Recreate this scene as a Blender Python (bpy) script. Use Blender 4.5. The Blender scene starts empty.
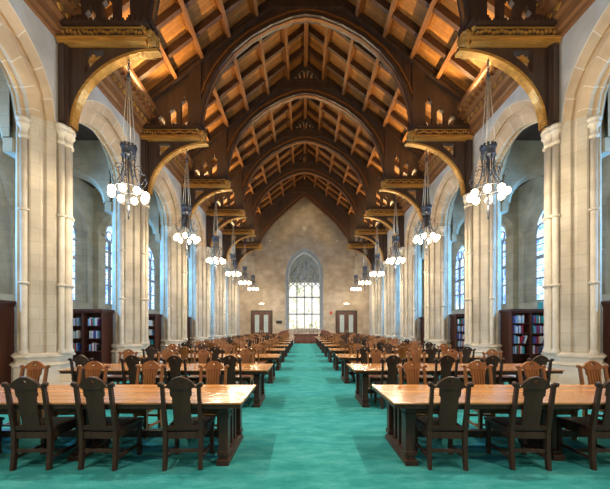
import bpy, math, random
from mathutils import Vector, Matrix
random.seed(7)
PI = math.pi
C = bpy.context.scene.collection

# ------------------------------------------------------------------ materials
def mat(name, col, rough=0.6, metal=0.0, build=None, spec=0.5):
    m = bpy.data.materials.new(name); m.use_nodes = True
    nt = m.node_tree; b = nt.nodes['Principled BSDF']
    b.inputs['Base Color'].default_value = (*col, 1)
    b.inputs['Roughness'].default_value = rough
    b.inputs['Metallic'].default_value = metal
    b.inputs['Specular IOR Level'].default_value = spec
    if build: build(nt, b)
    return m

def N(nt, t, **kw):
    n = nt.nodes.new(t)
    for k, v in kw.items(): setattr(n, k, v)
    return n

def ramp(nt, fac, stops):
    r = N(nt, 'ShaderNodeValToRGB')
    e = r.color_ramp.elements
    while len(e) > 1: e.remove(e[-1])
    e[0].position = stops[0][0]; e[0].color = (*stops[0][1], 1)
    for p, c in stops[1:]:
        x = e.new(p); x.color = (*c, 1)
    nt.links.new(fac, r.inputs[0])
    return r.outputs[0]

def bump(nt, b, h, strength=0.3, dist=0.01):
    n = N(nt, 'ShaderNodeBump'); n.inputs['Strength'].default_value = strength
    n.inputs['Distance'].default_value = dist
    nt.links.new(h, n.inputs['Height']); nt.links.new(n.outputs[0], b.inputs['Normal'])

def mixc(nt, fac, a, b_, mode='MIX'):
    n = N(nt, 'ShaderNodeMix', data_type='RGBA', blend_type=mode)
    if isinstance(fac, float): n.inputs[0].default_value = fac
    else: nt.links.new(fac, n.inputs[0])
    for i, v in ((6, a), (7, b_)):
        if isinstance(v, tuple): n.inputs[i].default_value = (*v, 1)
        else: nt.links.new(v, n.inputs[i])
    return n.outputs[2]

def stone(c1, c2, mortar, bw=0.85, rh=0.36, uv=False):
    def f(nt, b):
        g = N(nt, 'ShaderNodeNewGeometry')
        s = N(nt, 'ShaderNodeSeparateXYZ'); nt.links.new(g.outputs['Position'], s.inputs[0])
        a = N(nt, 'ShaderNodeMath', operation='ADD')
        nt.links.new(s.outputs[0], a.inputs[0]); nt.links.new(s.outputs[1], a.inputs[1])
        c = N(nt, 'ShaderNodeCombineXYZ')
        nt.links.new(a.outputs[0], c.inputs[0]); nt.links.new(s.outputs[2], c.inputs[1])
        br = N(nt, 'ShaderNodeTexBrick')
        if uv:
            tc = N(nt, 'ShaderNodeTexCoord'); nt.links.new(tc.outputs['UV'], br.inputs['Vector']); br.offset = 0
        else: nt.links.new(c.outputs[0], br.inputs['Vector'])
        br.inputs['Scale'].default_value = 1; br.inputs['Brick Width'].default_value = bw
        br.inputs['Row Height'].default_value = rh; br.inputs['Mortar Size'].default_value = 0.014 if uv else 0.006
        br.inputs['Bias'].default_value = 0.0
        br.inputs['Color1'].default_value = (*c1, 1); br.inputs['Color2'].default_value = (*c2, 1)
        br.inputs['Mortar'].default_value = (*mortar, 1)
        no = N(nt, 'ShaderNodeTexNoise'); no.inputs['Scale'].default_value = 1.3
        no.inputs['Detail'].default_value = 8; nt.links.new(g.outputs['Position'], no.inputs['Vector'])
        v = ramp(nt, no.outputs[0], [(0.3, (0.72, 0.70, 0.68)), (0.7, (1.1, 1.1, 1.1))])
        o = mixc(nt, 1.0, br.outputs[0], v, 'MULTIPLY')
        nt.links.new(o, b.inputs['Base Color'])
        bump(nt, b, br.outputs['Fac'], -0.3, 0.008)
    return f

def wood(c1, c2, axis='X', scale=7.0, planks=None, rr=None):
    def f(nt, b):
        tc = N(nt, 'ShaderNodeTexCoord')
        mp = N(nt, 'ShaderNodeMapping'); nt.links.new(tc.outputs['Object'], mp.inputs[0])
        st = {'X': (0.12, 1, 1), 'Y': (1, 0.12, 1), 'Z': (1, 1, 0.12)}[axis]
        mp.inputs['Scale'].default_value = st
        no = N(nt, 'ShaderNodeTexNoise'); no.inputs['Scale'].default_value = scale
        no.inputs['Detail'].default_value = 6; no.inputs['Roughness'].default_value = .65
        nt.links.new(mp.outputs[0], no.inputs['Vector'])
        o = ramp(nt, no.outputs[0], [(0.3, c1), (0.7, c2)])
        if planks:
            ax, w = planks
            s = N(nt, 'ShaderNodeSeparateXYZ'); nt.links.new(tc.outputs['Object'], s.inputs[0])
            m1 = N(nt, 'ShaderNodeMath', operation='DIVIDE'); m1.inputs[1].default_value = w
            nt.links.new(s.outputs[ax], m1.inputs[0])
            fl = N(nt, 'ShaderNodeMath', operation='FLOOR'); nt.links.new(m1.outputs[0], fl.inputs[0])
            wn = N(nt, 'ShaderNodeTexWhiteNoise', noise_dimensions='1D'); nt.links.new(fl.outputs[0], wn.inputs['W'])
            v = ramp(nt, wn.outputs[0], [(0, (0.72, 0.72, 0.72)), (1, (1.15, 1.15, 1.15))])
            o = mixc(nt, 1.0, o, v, 'MULTIPLY')
            fr = N(nt, 'ShaderNodeMath', operation='FRACT'); nt.links.new(m1.outputs[0], fr.inputs[0])
            lt = N(nt, 'ShaderNodeMath', operation='LESS_THAN'); lt.inputs[1].default_value = 0.07
            nt.links.new(fr.outputs[0], lt.inputs[0])
            o = mixc(nt, lt.outputs[0], o, tuple(x * 0.45 for x in c1))
        nt.links.new(o, b.inputs['Base Color'])
    return f

def noisy(c1, c2, scale=8, bs=0, detail=4):
    def f(nt, b):
        tc = N(nt, 'ShaderNodeTexCoord')
        no = N(nt, 'ShaderNodeTexNoise'); no.inputs['Scale'].default_value = scale
        no.inputs['Detail'].default_value = detail
        nt.links.new(tc.outputs['Object'], no.inputs['Vector'])
        o = ramp(nt, no.outputs[0], [(0.35, c1), (0.65, c2)])
        nt.links.new(o, b.inputs['Base Color'])
        if bs: bump(nt, b, no.outputs[0], bs, 0.01)
    return f

def carpet_nodes(nt, b):
    g = N(nt, 'ShaderNodeNewGeometry')
    mp = N(nt, 'ShaderNodeMapping'); mp.inputs['Scale'].default_value = (1.0, 2.6, 1)
    nt.links.new(g.outputs['Position'], mp.inputs[0])
    no = N(nt, 'ShaderNodeTexNoise'); no.inputs['Scale'].default_value = 2.2; no.inputs['Detail'].default_value = 9
    no.inputs['Roughness'].default_value = .7
    nt.links.new(mp.outputs[0], no.inputs['Vector'])
    n2 = N(nt, 'ShaderNodeTexNoise'); n2.inputs['Scale'].default_value = 90; n2.inputs['Detail'].default_value = 2
    nt.links.new(g.outputs['Position'], n2.inputs['Vector'])
    o = ramp(nt, no.outputs[0], [(0.3, (0.012, 0.145, 0.142)), (0.5, (0.028, 0.205, 0.198)), (0.72, (0.065, 0.275, 0.265))])
    v = ramp(nt, n2.outputs[0], [(0.3, (0.8, 0.8, 0.8)), (0.7, (1.15, 1.15, 1.15))])
    nt.links.new(mixc(nt, 1.0, o, v, 'MULTIPLY'), b.inputs['Base Color'])
    bump(nt, b, n2.outputs[0], 0.4, 0.01)

def glass_nodes(strength, palette, sx=0.11, sz=0.16):
    """leaded glass lit from outside by the sky; quarries separated by lead cames"""
    def f(nt, b):
        g = N(nt, 'ShaderNodeNewGeometry')
        s = N(nt, 'ShaderNodeSeparateXYZ'); nt.links.new(g.outputs['Position'], s.inputs[0])
        a = N(nt, 'ShaderNodeMath', operation='ADD')
        nt.links.new(s.outputs[0], a.inputs[0]); nt.links.new(s.outputs[1], a.inputs[1])
        c = N(nt, 'ShaderNodeCombineXYZ')
        nt.links.new(a.outputs[0], c.inputs[0]); nt.links.new(s.outputs[2], c.inputs[1])
        br = N(nt, 'ShaderNodeTexBrick'); nt.links.new(c.outputs[0], br.inputs['Vector'])
        br.offset = 0.0
        br.inputs['Scale'].default_value = 1; br.inputs['Brick Width'].default_value = sx
        br.inputs['Row Height'].default_value = sz; br.inputs['Mortar Size'].default_value = 0.008
        br.inputs['Color1'].default_value = (0, 0, 0, 1); br.inputs['Color2'].default_value = (1, 1, 1, 1)
        br.inputs['Mortar'].default_value = (0.5, 0.5, 0.5, 1)
        no = N(nt, 'ShaderNodeTexNoise'); no.inputs['Scale'].default_value = 1.1
        no.inputs['Detail'].default_value = 3; nt.links.new(g.outputs['Position'], no.inputs['Vector'])
        mx = N(nt, 'ShaderNodeMath', operation='MULTIPLY_ADD')
        nt.links.new(br.outputs[0], mx.inputs[0]); mx.inputs[1].default_value = 0.45
        nt.links.new(no.outputs[0], mx.inputs[2])
        sb = N(nt, 'ShaderNodeMath', operation='SUBTRACT'); nt.links.new(mx.outputs[0], sb.inputs[0]); sb.inputs[1].default_value = 0.22
        o = ramp(nt, sb.outputs[0], palette)
        o = mixc(nt, br.outputs['Fac'], o, (0.02, 0.025, 0.03))
        nt.links.new(o, b.inputs['Emission Color'])
        b.inputs['Emission Strength'].default_value = strength
    return f

M = {}
M['stone'] = mat('nave_limestone', (.5, .42, .32), .85, build=stone((.62, .54, .41), (.55, .48, .37), (.45, .40, .32)))
M['stone_plain'] = mat('dressed_limestone', (.6, .5, .36), .8, build=noisy((.57, .50, .39), (.70, .63, .50), 2.5))
M['arch'] = mat('arch_voussoirs', (.5, .4, .28), .85, build=stone((.64, .45, .27), (.54, .40, .25), (.74, .64, .48), .62, 40, True))
M['upper'] = mat('upper_wall_stone', (.55, .54, .5), .9, build=noisy((.43, .385, .32), (.61, .555, .475), 1.2, 0, 8))
M['aisle'] = mat('aisle_stone', (.4, .42, .36), .85, build=stone((.50, .46, .34), (.42, .40, .30), (.34, .32, .25), .7, .33))
M['endwall'] = mat('end_wall_stone', (.45, .38, .3), .9, build=stone((.49, .395, .29), (.41, .33, .245), (.50, .41, .31), .8, .34))
M['wood_dark'] = mat('dark_oak', (.06, .03, .018), .45, build=wood((.030, .016, .011), (.068, .036, .023), 'Z', 6))
M['wood_truss'] = mat('truss_oak', (.06, .03, .018), .4, build=wood((.024, .013, .010), (.055, .029, .019), 'Z', 5))
M['wood_lamp_gold'] = mat('lamplit_gold_oak', (.36, .19, .06), .3, .45, build=wood((.34, .16, .03), (.75, .42, .11), 'X', 8))  # chandelier glow on the oak mouldings painted in as gold
M['wood_cornice'] = mat('cornice_oak', (.2, .09, .03), .4, build=wood((.15, .062, .022), (.29, .125, .045), 'Y', 6))
M['board'] = mat('ceiling_boards', (.3, .13, .04), .6, spec=.2, build=wood((.21, .076, .015), (.34, .135, .028), 'X', 5, planks=(1, .14)))
M['purlin'] = mat('purlin_oak', (.1, .045, .02), .55, spec=.25, build=wood((.12, .043, .012), (.21, .080, .021), 'Y', 6))
M['rafter'] = mat('shade_dark_rafter_oak', (.08, .035, .016), .55, spec=.25, build=wood((.045, .018, .009), (.08, .034, .015), 'X', 6))  # darkened so the rafters carry the shadow lines in their colour
M['table'] = mat('table_top_oak', (.45, .22, .07), .2, build=wood((.33, .125, .032), (.52, .24, .072), 'X', 6, planks=(1, .176)), spec=.6)
M['table_dark'] = mat('table_base_oak', (.05, .03, .02), .4, spec=.3, build=wood((.030, .015, .010), (.064, .032, .021), 'Z', 9))
M['chair_dark'] = mat('espresso_shaded_chair_wood', (.03, .02, .014), .5, spec=.22, build=wood((.034, .018, .012), (.068, .037, .024), 'Z', 9))  # dark finish, partly the shade on chair backs put into the colour
M['chair_honey'] = mat('honey_lit_chair_wood', (.3, .12, .03), .35, build=wood((.15, .048, .011), (.30, .115, .030), 'Z', 9))  # honey finish, partly the lamp light on chair fronts put into the colour
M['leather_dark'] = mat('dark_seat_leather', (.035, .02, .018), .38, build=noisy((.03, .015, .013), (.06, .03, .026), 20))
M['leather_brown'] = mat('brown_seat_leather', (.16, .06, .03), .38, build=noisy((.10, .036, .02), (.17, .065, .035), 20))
M['case'] = mat('bookcase_mahogany', (.10, .03, .018), .4, build=wood((.055, .018, .012), (.12, .04, .022), 'Z', 6))
M['carpet'] = mat('teal_carpet', (.02, .3, .25), 1.0, build=carpet_nodes, spec=.1)
M['floor'] = mat('pale_stone_floor', (.5, .5, .47), .5, build=noisy((.42, .43, .42), (.56, .56, .54), 3))
M['iron'] = mat('wrought_iron', (.035, .042, .055), .4, .5, build=noisy((.03, .035, .045), (.09, .10, .12), 30))
M['brass'] = mat('aged_brass', (.55, .4, .2), .4, .3, build=noisy((.50, .40, .26), (.75, .62, .44), 30))
M['vault'] = mat('aisle_ceiling_oak', (.05, .04, .03), .7, build=wood((.045, .034, .026), (.085, .063, .05), 'Y', 5, planks=(0, .2)))
M['desk'] = mat('desk_mahogany', (.2, .07, .04), .4, build=wood((.14, .042, .025), (.25, .08, .05), 'Z', 5))
M['red'] = mat('red_enamel', (.6, .03, .02), .4, build=noisy((.5, .02, .015), (.7, .04, .02), 10))
M['black'] = mat('black_plaque', (.02, .02, .02), .5, build=noisy((.015, .015, .015), (.03, .03, .03), 10))
M['lead'] = mat('window_stonework', (.25, .30, .33), .7, build=noisy((.24, .25, .25), (.36, .37, .36), 6))
blu = [(0.0, (.05, .10, .45)), (.28, (.12, .30, .85)), (.45, (.36, .62, 1.0)), (.7, (.62, .80, 1.0)), (1, (.9, .95, 1.0))]
wht = [(0.0, (.35, .10, .03)), (.16, (.22, .38, .18)), (.3, (.70, .62, .35)), (.42, (.95, .92, .80)), (.7, (1, 1, .96)), (.9, (.75, .85, 1.0))]
M['glass'] = mat('blue_leaded_glass', (.05, .07, .1), .2, build=glass_nodes(2.6, blu))
M['glass_end'] = mat('pale_leaded_glass', (.1, .1, .1), .2, build=glass_nodes(1.5, wht, .13, .17))
dk = [(0.0, (.06, .16, .10)), (.3, (.10, .20, .22)), (.5, (.30, .30, .16)), (.75, (.30, .38, .42)), (1, (.55, .6, .6))]
M['glass_tracery'] = mat('dark_tracery_glass', (.1, .1, .1), .2, build=glass_nodes(.45, dk, .11, .13))
M['glass_door'] = mat('door_glass', (.1, .1, .1), .2, build=glass_nodes(.55, [(0, (.5, .62, .52)), (1, (.8, .85, .72))], .12, .2))
def emis(name, col, st, sample=True):
    m = mat(name, col, .4)
    b = m.node_tree.nodes['Principled BSDF']
    b.inputs['Emission Color'].default_value = (*col, 1); b.inputs['Emission Strength'].default_value = st
    if not sample: m.cycles.emission_sampling = 'NONE'
    return m
M['bulb'] = emis('glowing_bulb', (1, .80, .50), 14, False)
M['exit_lamp'] = emis('small_wall_lamp', (1, .85, .6), 3, False)

# ------------------------------------------------------------------ mesh builder
class MB:
    def __init__(s): s.v = []; s.f = []; s.sm = []
    def add(s, vs, fs, smooth=False, T=None):
        o = len(s.v)
        s.v += [tuple(T @ Vector(p)) if T else tuple(p) for p in vs]
        s.f += [tuple(i + o for i in q) for q in fs]; s.sm += [smooth] * len(fs)
        return s
    def box(s, x0, x1, y0, y1, z0, z1, T=None):
        x0, x1 = sorted((x0, x1)); y0, y1 = sorted((y0, y1)); z0, z1 = sorted((z0, z1))
        vs = [(x0,y0,z0),(x1,y0,z0),(x1,y1,z0),(x0,y1,z0),(x0,y0,z1),(x1,y0,z1),(x1,y1,z1),(x0,y1,z1)]
        return s.add(vs, [(0,3,2,1),(4,5,6,7),(0,1,5,4),(1,2,6,5),(2,3,7,6),(3,0,4,7)], False, T)
    def cols(s, cs, y0, y1, T=None):
        """solid plate from columns (x, zlo, zhi), extruded y0..y1"""
        vs = []; fs = []
        for x, a, b in cs: vs += [(x,y0,a),(x,y0,b),(x,y1,b),(x,y1,a)]
        n = len(cs)
        for i in range(n - 1):
            a = 4*i; b = a + 4
            fs += [(a,b,b+1,a+1),(a+1,b+1,b+2,a+2),(a+2,b+2,b+3,a+3),(a+3,b+3,b,a)]
        fs += [(0,1,2,3),(4*n-1,4*n-2,4*n-3,4*n-4)]
        return s.add(vs, fs, False, T)
    def prism(s, poly, z0, z1, T=None, poly2=None):
        n = len(poly); p2 = poly2 or poly
        vs = [(x,y,z0) for x,y in poly] + [(x,y,z1) for x,y in p2]
        fs = [(i,(i+1)%n,(i+1)%n+n,i+n) for i in range(n)] + [tuple(range(n-1,-1,-1)), tuple(range(n,2*n))]
        return s.add(vs, fs, False, T)
    def lathe(s, prof, cx=0, cy=0, seg=12, T=None, smooth=True):
        vs = []; fs = []
        for r, z in prof:
            for k in range(seg):
                a = 2*PI*k/seg; vs.append((cx + r*math.cos(a), cy + r*math.sin(a), z))
        m = len(prof)
        for i in range(m-1):
            for k in range(seg):
                k2 = (k+1) % seg
                fs.append((i*seg+k, i*seg+k2, (i+1)*seg+k2, (i+1)*seg+k))
        fs += [tuple(range(seg-1,-1,-1)), tuple(range((m-1)*seg, m*seg))]
        return s.add(vs, fs, smooth, T)
    def tube(s, pts, r, seg=6, T=None):
        pts = [Vector(p) for p in pts]; vs = []; fs = []
        rr = r if isinstance(r, (list, tuple)) else [r]*len(pts)
        for i, p in enumerate(pts):
            d = (pts[min(i+1, len(pts)-1)] - pts[max(i-1, 0)]).normalized()
            up = Vector((0,0,1)) if abs(d.z) < .9 else Vector((1,0,0))
            a = d.cross(up).normalized(); b = d.cross(a)
            for k in range(seg):
                t = 2*PI*k/seg; vs.append(p + rr[i]*(math.cos(t)*a + math.sin(t)*b))
        for i in range(len(pts)-1):
            for k in range(seg):
                k2 = (k+1) % seg; fs.append((i*seg+k, i*seg+k2, (i+1)*seg+k2, (i+1)*seg+k))
        n = len(pts); fs += [tuple(range(seg-1,-1,-1)), tuple(range((n-1)*seg, n*seg))]
        return s.add(vs, fs, True, T)
    def sweep(s, rows, closed=False):
        """grid of points: list of rows (each equal-length)"""
        vs = [p for r in rows for p in r]; n = len(rows[0]); fs = []
        for i in range(len(rows)-1):
            for k in range(n-1): fs.append((i*n+k, i*n+k+1, (i+1)*n+k+1, (i+1)*n+k))
        return s.add(vs, fs)
    def build(s, name, m, parent=None, bevel=0):
        me = bpy.data.meshes.new(name); me.from_pydata(s.v, [], s.f); me.update()
        for p, q in zip(me.polygons, s.sm): p.use_smooth = q
        me.materials.append(m)
        o = bpy.data.objects.new(name, me); C.objects.link(o)
        if parent: o.parent = parent
        if bevel:
            b = o.modifiers.new('bevel', 'BEVEL'); b.width = bevel; b.segments = 2; b.limit_method = 'ANGLE'
        return o
def tag(o, label=None, cat=None, group=None, kind=None):
    if label: o['label'] = label
    if cat: o['category'] = cat
    if group: o['group'] = group
    if kind: o['kind'] = kind
    return o
def empty(name, loc, rz=0):
    o = bpy.data.objects.new(name, None); C.objects.link(o); o.location = loc; o.rotation_euler = (0,0,rz)
    return o
kids = {}
def copy_tree(o, parent=None):
    c = o.copy(); C.objects.link(c)
    if parent: c.parent = parent
    for ch in [x for x in ALLCH.get(o.name, [])]: copy_tree(ch, c)
    return c
ALLCH = {}
def index_children(root):
    for ch in root.children:
        ALLCH.setdefault(root.name, []).append(ch); index_children(ch)
def mirror_uv(side):     # side -1 left, +1 right : u -> x
    return lambda u: side*u

# ------------------------------------------------------------------ layout numbers
B = 4.4; SPRING = 7.4; UW = 7.2; UO = 12.25
YEND = 33.5
def R(u): return 17.15 - .775*abs(u)
def fa(t, e=.18):
    t = min(abs(t), 1.0); return math.sqrt(max(0, 1-((t+e)/(1+e))**2))/math.sqrt(1-(e/(1+e))**2)

# ------------------------------------------------------------------ floor, carpet, ceilings
tag(MB().box(-13.3, 13.3, -3, YEND+.8, -.2, 0).build('floor', M['floor']), kind='structure')
tag(MB().box(-5.75, 5.75, -2.9, 30.9, 0.0, .012).build('carpet', M['carpet']),
    'teal green carpet covering the aisle and the floor under the tables', 'carpet')
cm = MB()
for s in (-1, 1):
    vs = [(0,3,R(0)),(s*7.6,3,R(7.6)),(s*7.6,YEND,R(7.6)),(0,YEND,R(0)),
          (0,3,R(0)+.2),(s*7.6,3,R(7.6)+.2),(s*7.6,YEND,R(7.6)+.2),(0,YEND,R(0)+.2)]
    cm.add(vs, [(0,1,2,3),(7,6,5,4),(0,4,5,1),(2,6,7,3),(1,5,6,2)])
ceil = tag(cm.build('ceiling', M['board']), kind='structure')
for s in (-1, 1):
    for u in (1.2, 2.36, 3.55, 4.72, 5.86, 7.0):
        a = math.atan(.775)
        T = Matrix.Translation((s*u, 0, R(u))) @ Matrix.Rotation(s*a, 4, 'Y')
        MB().box(-.055, .055, 4.6, YEND-.02, -.35, .03, T).box(-.12,.12,4.6,YEND-.02,-.06,.02,T).box(-.075,.075,4.6,YEND-.02,-.37,-.33,T).build('purlin', M['purlin'], ceil)
MB().box(-.11, .11, 4.6, YEND-.02, R(0)-.42, R(0)).build('ridge_beam', M['purlin'], ceil)
for k in range(1, 7):
    for j in (1, 2, 3):
        y = B*k + 1.1*j
        for s in (-1, 1):
            cs = [(s*u, R(u)-.34, R(u)+.02) for u in (.1, 2, 4, 6, 7.15)]
            MB().cols(cs, y-.075, y+.075).build('rafter', M['rafter'], ceil)

# ------------------------------------------------------------------ arcade walls
PROF = [(7.2,.25),(7.34,.39),(7.42,.36),(7.45,.45),(7.60,.60),(7.66,.60),(7.70,.56),(7.80,.56),(7.84,.60),(7.88,.60),(8.08,.42),(8.11,.46),(8.5,.10)]
def rise(v): return 2.15 - (v-.25)*2.14
TS = [-1+2*i/28 for i in range(29)]
YS = [(0, 1)]
for s, nm in ((-1,'wall_left'),(1,'wall_right')):
    w = MB(); arch = MB()
    for k in range(1, 7):
        yc = B*k + 2.2
        rows = []
        for u, v in PROF:
            a = 2.2 - v; r = rise(v)
            rows.append([(s*u, yc+a*t, SPRING+r*fa(t)) for t in TS])
        arch.sweep(rows)
        # wall faces above the arches
        for u, v, top in ((7.2,.25,11.5),(8.5,.10,9.7)):
            a = 2.2 - v; r = rise(v)
            w.sweep([[(s*u, yc+a*t, SPRING+r*fa(t)) for t in TS], [(s*u, yc+a*t, top) for t in TS]])
    for k in range(1, 8):
        y = B*k; w.box(s*7.2, s*8.5, y-.095, min(y+.095, YEND), SPRING, 9.7); w.box(s*7.2, s*7.5, y-.25, min(y+.25, YEND), SPRING, 9.7); w.box(s*7.2, s*7.6, y-.25, min(y+.25, YEND), 9.7, 11.6)
    w.box(s*7.6, s*7.9, B, YEND, 9.6, 12)
    w.box(s*7.2, s*8.5, 31.05, YEND, 0, 9.7); w.box(s*7.2, s*7.6, 31.05, YEND, 9.7, 11.6)
    o = tag(w.build(nm, M['upper']), kind='structure')
    ao = arch.build('arch_moulding', M['arch'], o)
    uvl = ao.data.uv_layers.new(name='UVMap'); npf = len(PROF); nts = len(TS)
    plen = [0]
    for i in range(1, npf): plen.append(plen[-1] + math.hypot(PROF[i][0]-PROF[i-1][0], PROF[i][1]-PROF[i-1][1]))
    arcl = [0]
    for i in range(1, nts): arcl.append(arcl[-1] + math.hypot(1.75*(TS[i]-TS[i-1]), 1.8*(fa(TS[i])-fa(TS[i-1]))))
    for lp in ao.data.loops:
        q = lp.vertex_index % (npf*nts)
        uvl.data[lp.index].uv = (arcl[q % nts] + (.3 if plen[q // nts] > .33 else 0), plen[q // nts])
# hood moulding of each arch
# ------------------------------------------------------------------ piers
ordn = ['', 'first', 'second', 'third', 'fourth', 'fifth', 'sixth', 'seventh', 'eighth', 'ninth', 'tenth']
SIDE = {-1: 'left', 1: 'right'}
def capital(z1, r, h=.5):
    return [(r*1.0, z1-h), (r*1.45, z1-h+.04), (r*1.45, z1-h+.09), (r*1.05, z1-h+.13), (r*1.15, z1-h*.5), (r*1.8, z1-h*.36), (r*1.85, z1-h*.26),
            (r*1.5, z1-h*.22), (r*2.0, z1-.07), (r*2.05, z1)]
def make_pier(s, k):
    y = B*k
    t = empty('stone_pier', (s*7.75, y, 0))
    X = lambda u: s*u - s*7.75
    poly = [(u, -v) for u, v in PROF]; poly += [(u, v) for u, v in reversed(PROF)]
    pl = [(X(u), v) for u, v in poly]
    if s < 0: pl = pl[::-1]
    MB().prism(pl, .8, SPRING).build('pier_body', M['stone'], t)
    def off(d):
        q = [(7.2-d,-.25),(7.2-d,-.28-d*.3),(7.55,-.66-d),(7.9,-.66-d),(8.5+d,-.12-d*.3),(8.5+d,.12+d*.3),(7.9,.66+d),(7.55,.66+d),(7.2-d,.28+d*.3)]
        q = [(X(u), v) for u, v in q]
        return q if s > 0 else q[::-1]
    p = MB(); p.prism(off(.12), 0, .50); p.prism(off(.12), .50, .55, None, off(.18)); p.prism(off(.18), .55, .62, None, off(.07))
    p.prism(off(.06), .62, .73); p.prism(off(.06), .73, .77, None, off(.13)); p.prism(off(.13), .77, .81); p.prism(off(.13), .81, .88, None, off(.02))
    p.build('plinth', M['stone_plain'], t)
    for (u, v, r, top) in ((7.12,-.15,.075,SPRING),(7.05,0,.08,SPRING),(7.12,.15,.075,SPRING),(7.76,-.62,.085,SPRING-.12),(7.76,.62,.085,SPRING-.12)):
        m = MB(); m.lathe([(r*1.5,.82),(r*1.5,.9),(r*1.1,.95),(r,1.0),(r,top-.5)], X(u), v, 14)
        for z in (2.8, 4.8): m.lathe([(r*.9,z-.05),(r*1.5,z-.03),(r*1.7,z),(r*1.5,z+.03),(r*.9,z+.05)], X(u), v, 14)
        sh = m.build('shaft', M['stone_plain'], t)
        MB().lathe(capital(top, r, .55), X(u), v, 16).build('capital', M['stone_plain'], sh)
    where = 'nearest the camera' if k == 2 else ('against the end wall' if k == 7 else ('just outside the view' if k == 1 else f'{ordn[k-1]} from the camera'))
    tag(t, f'cream stone clustered pier on the {SIDE[s]} side of the hall, {where}', 'pier', 'stone piers of the ' + SIDE[s] + ' arcade')
for s in (-1, 1):
    for k in range(2, 8): make_pier(s, k)

# ------------------------------------------------------------------ generic wall face with pointed openings
def face_with_openings(mb, P, a0, a1, z0, z1, ops):
    """P(a,z)->point.  ops: list of (centre, halfwidth, sill, spring, rise)"""
    cur = a0
    for c, hw, sill, sp, r in sorted(ops):
        if c-hw > cur: mb.sweep([[P(cur,z0),P(c-hw,z0)],[P(cur,z1),P(c-hw,z1)]])
        if sill > z0: mb.sweep([[P(c-hw,z0),P(c+hw,z0)],[P(c-hw,sill),P(c+hw,sill)]])
        mb.sweep([[P(c+hw*t, sp+r*fa(t,.5)) for t in TS],[P(c+hw*t, z1) for t in TS]])
        cur = c+hw
    mb.sweep([[P(cur,z0),P(a1,z0)],[P(cur,z1),P(a1,z1)]])
def opening_outline(P, c, hw, sill, sp, r, d):
    pts = [P(c-hw, sill, d)] + [P(c+hw*t, sp+r*fa(t,.5), d) for t in TS] + [P(c+hw, sill, d)]
    return pts + [pts[0]]
# outer aisle walls with lancets
wn = 0
WINS = []
for s in (-1, 1):
    w = MB()
    P3 = lambda a, z, d=0: (s*(UO+d), a, z)
    for k in range(1, 7):
        c = B*k + 2.2
        ops = [(c, 1.52, 2.95, 6.95, 1.7)]; WINS.append((s, c, k, 0))
        face_with_openings(w, P3, B*k, B*(k+1) if k < 6 else YEND, 0, 9.7, ops)
        for c, hw, sill, sp, r in ops:
            ring = [(hw, r, 0), (hw-.05, r-.06, .02), (hw-.12, r-.14, .20), (hw-.08, r-.1, .22), (hw-.22, r-.26, .34), (hw-.19,r-.22,.36), (hw-.36, r-.42, .52)]
            w.sweep([opening_outline(P3, c, h_, sill, sp, r_, d_) for h_, r_, d_ in ring])
            for v in (c-hw+.06, c+hw-.06):
                w.lathe([(.06, sill), (.06, sp-.35), (.1,sp-.33),(.07,sp-.28),(.08,sp-.15),(.13,sp-.03),(.13,sp)], s*(UO+.04), v, 10)
                w.lathe([(.06,4.75),(.1,4.8),(.06,4.85)], s*(UO+.04), v, 10)
    o = tag(w.build(('wall_aisle_' + SIDE[s]), M['aisle']), kind='structure')
    # aisle ceiling
    tag(MB().box(s*8.5, s*(UO+.4), B, YEND, 9.62, 9.8).build('ceiling_aisle_' + SIDE[s], M['vault']), kind='structure')
    # transverse arches
    for k in range(2, 8):
        y = B*k; m = MB(); Pt = lambda a, z, d=0: (s*a, y+d, z)
        for d in (-.3, .3):
            mm = MB(); face_with_openings(mm, lambda a, z: (s*a, y+d, z), 8.48, UO, 7.0, 9.65, [(10.35, 1.68, 7.0, 7.0, 1.5)])
            m.add(mm.v, mm.f)
        m.sweep([opening_outline(Pt, 10.35, h_, 7.0, 7.0, r_, d_)[:-1] for h_, r_, d_ in ((1.68,1.5,-.3),(1.56,1.38,-.2),(1.58,1.40,-.18),(1.46,1.26,-.08),(1.46,1.26,.08),(1.58,1.40,.18),(1.56,1.38,.2),(1.68,1.5,.3))])
        m.box(s*11.95, s*UO, y-.3, min(y+.3, YEND-.01), 0, 7.0)
        m.box(s*8.45, s*8.72, y-.25, min(y+.25, YEND-.01), 6.6, 7.0)
        m.build('transverse_arch', M['aisle'], o)

def lancet(n, s, c):
    hw, sill, sp, r = 1.16, 2.95, 6.95, 1.28
    x = s*(UO+.50)
    g = MB()
    P = lambda a, z: (x, a, z)
    g.sweep([[P(c+hw*t, sill) for t in TS], [P(c+hw*t, sp+r*fa(t,.5)) for t in TS]])
    wroot = tag(g.build(f'window_{n}', M['glass']), kind='structure')
    f = MB(); X0, X1 = sorted((s*(UO+.36), s*(UO+.52)))
    for q in (-.39, .39): f.box(X0, X1, c+q-.05, c+q+.05, sill, sp+.15)
    for z in (sill+.05, 5.4): f.box(X0, X1, c-hw, c+hw, z-.08, z+.08)
    for z in (4.25, 6.4): f.box(X0, X1, c-hw, c+hw, z-.045, z+.045)
    for z in (3.4, 3.83, 4.65, 5.0, 5.75, 6.1): f.box(s*(UO+.46), s*(UO+.51), c-hw, c+hw, z-.012, z+.012)
    for q in (-.78, 0, .78):
        f.tube([(s*(UO+.45), c + q + .36*math.cos(t), 6.75+.42*math.sin(t)) for t in [PI*i/10 for i in range(11)]], .045)
    for q in (-.39, .39):
        f.tube([(s*(UO+.45), c + q + .3*math.cos(t), 7.45+.3*math.sin(t)) for t in [2*PI*i/12 for i in range(13)]], .045)
    f.build('window_frame', M['lead'], wroot)
n = 1
for s, c, k, dy in WINS:
    lancet(n, s, c); n += 1

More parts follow.
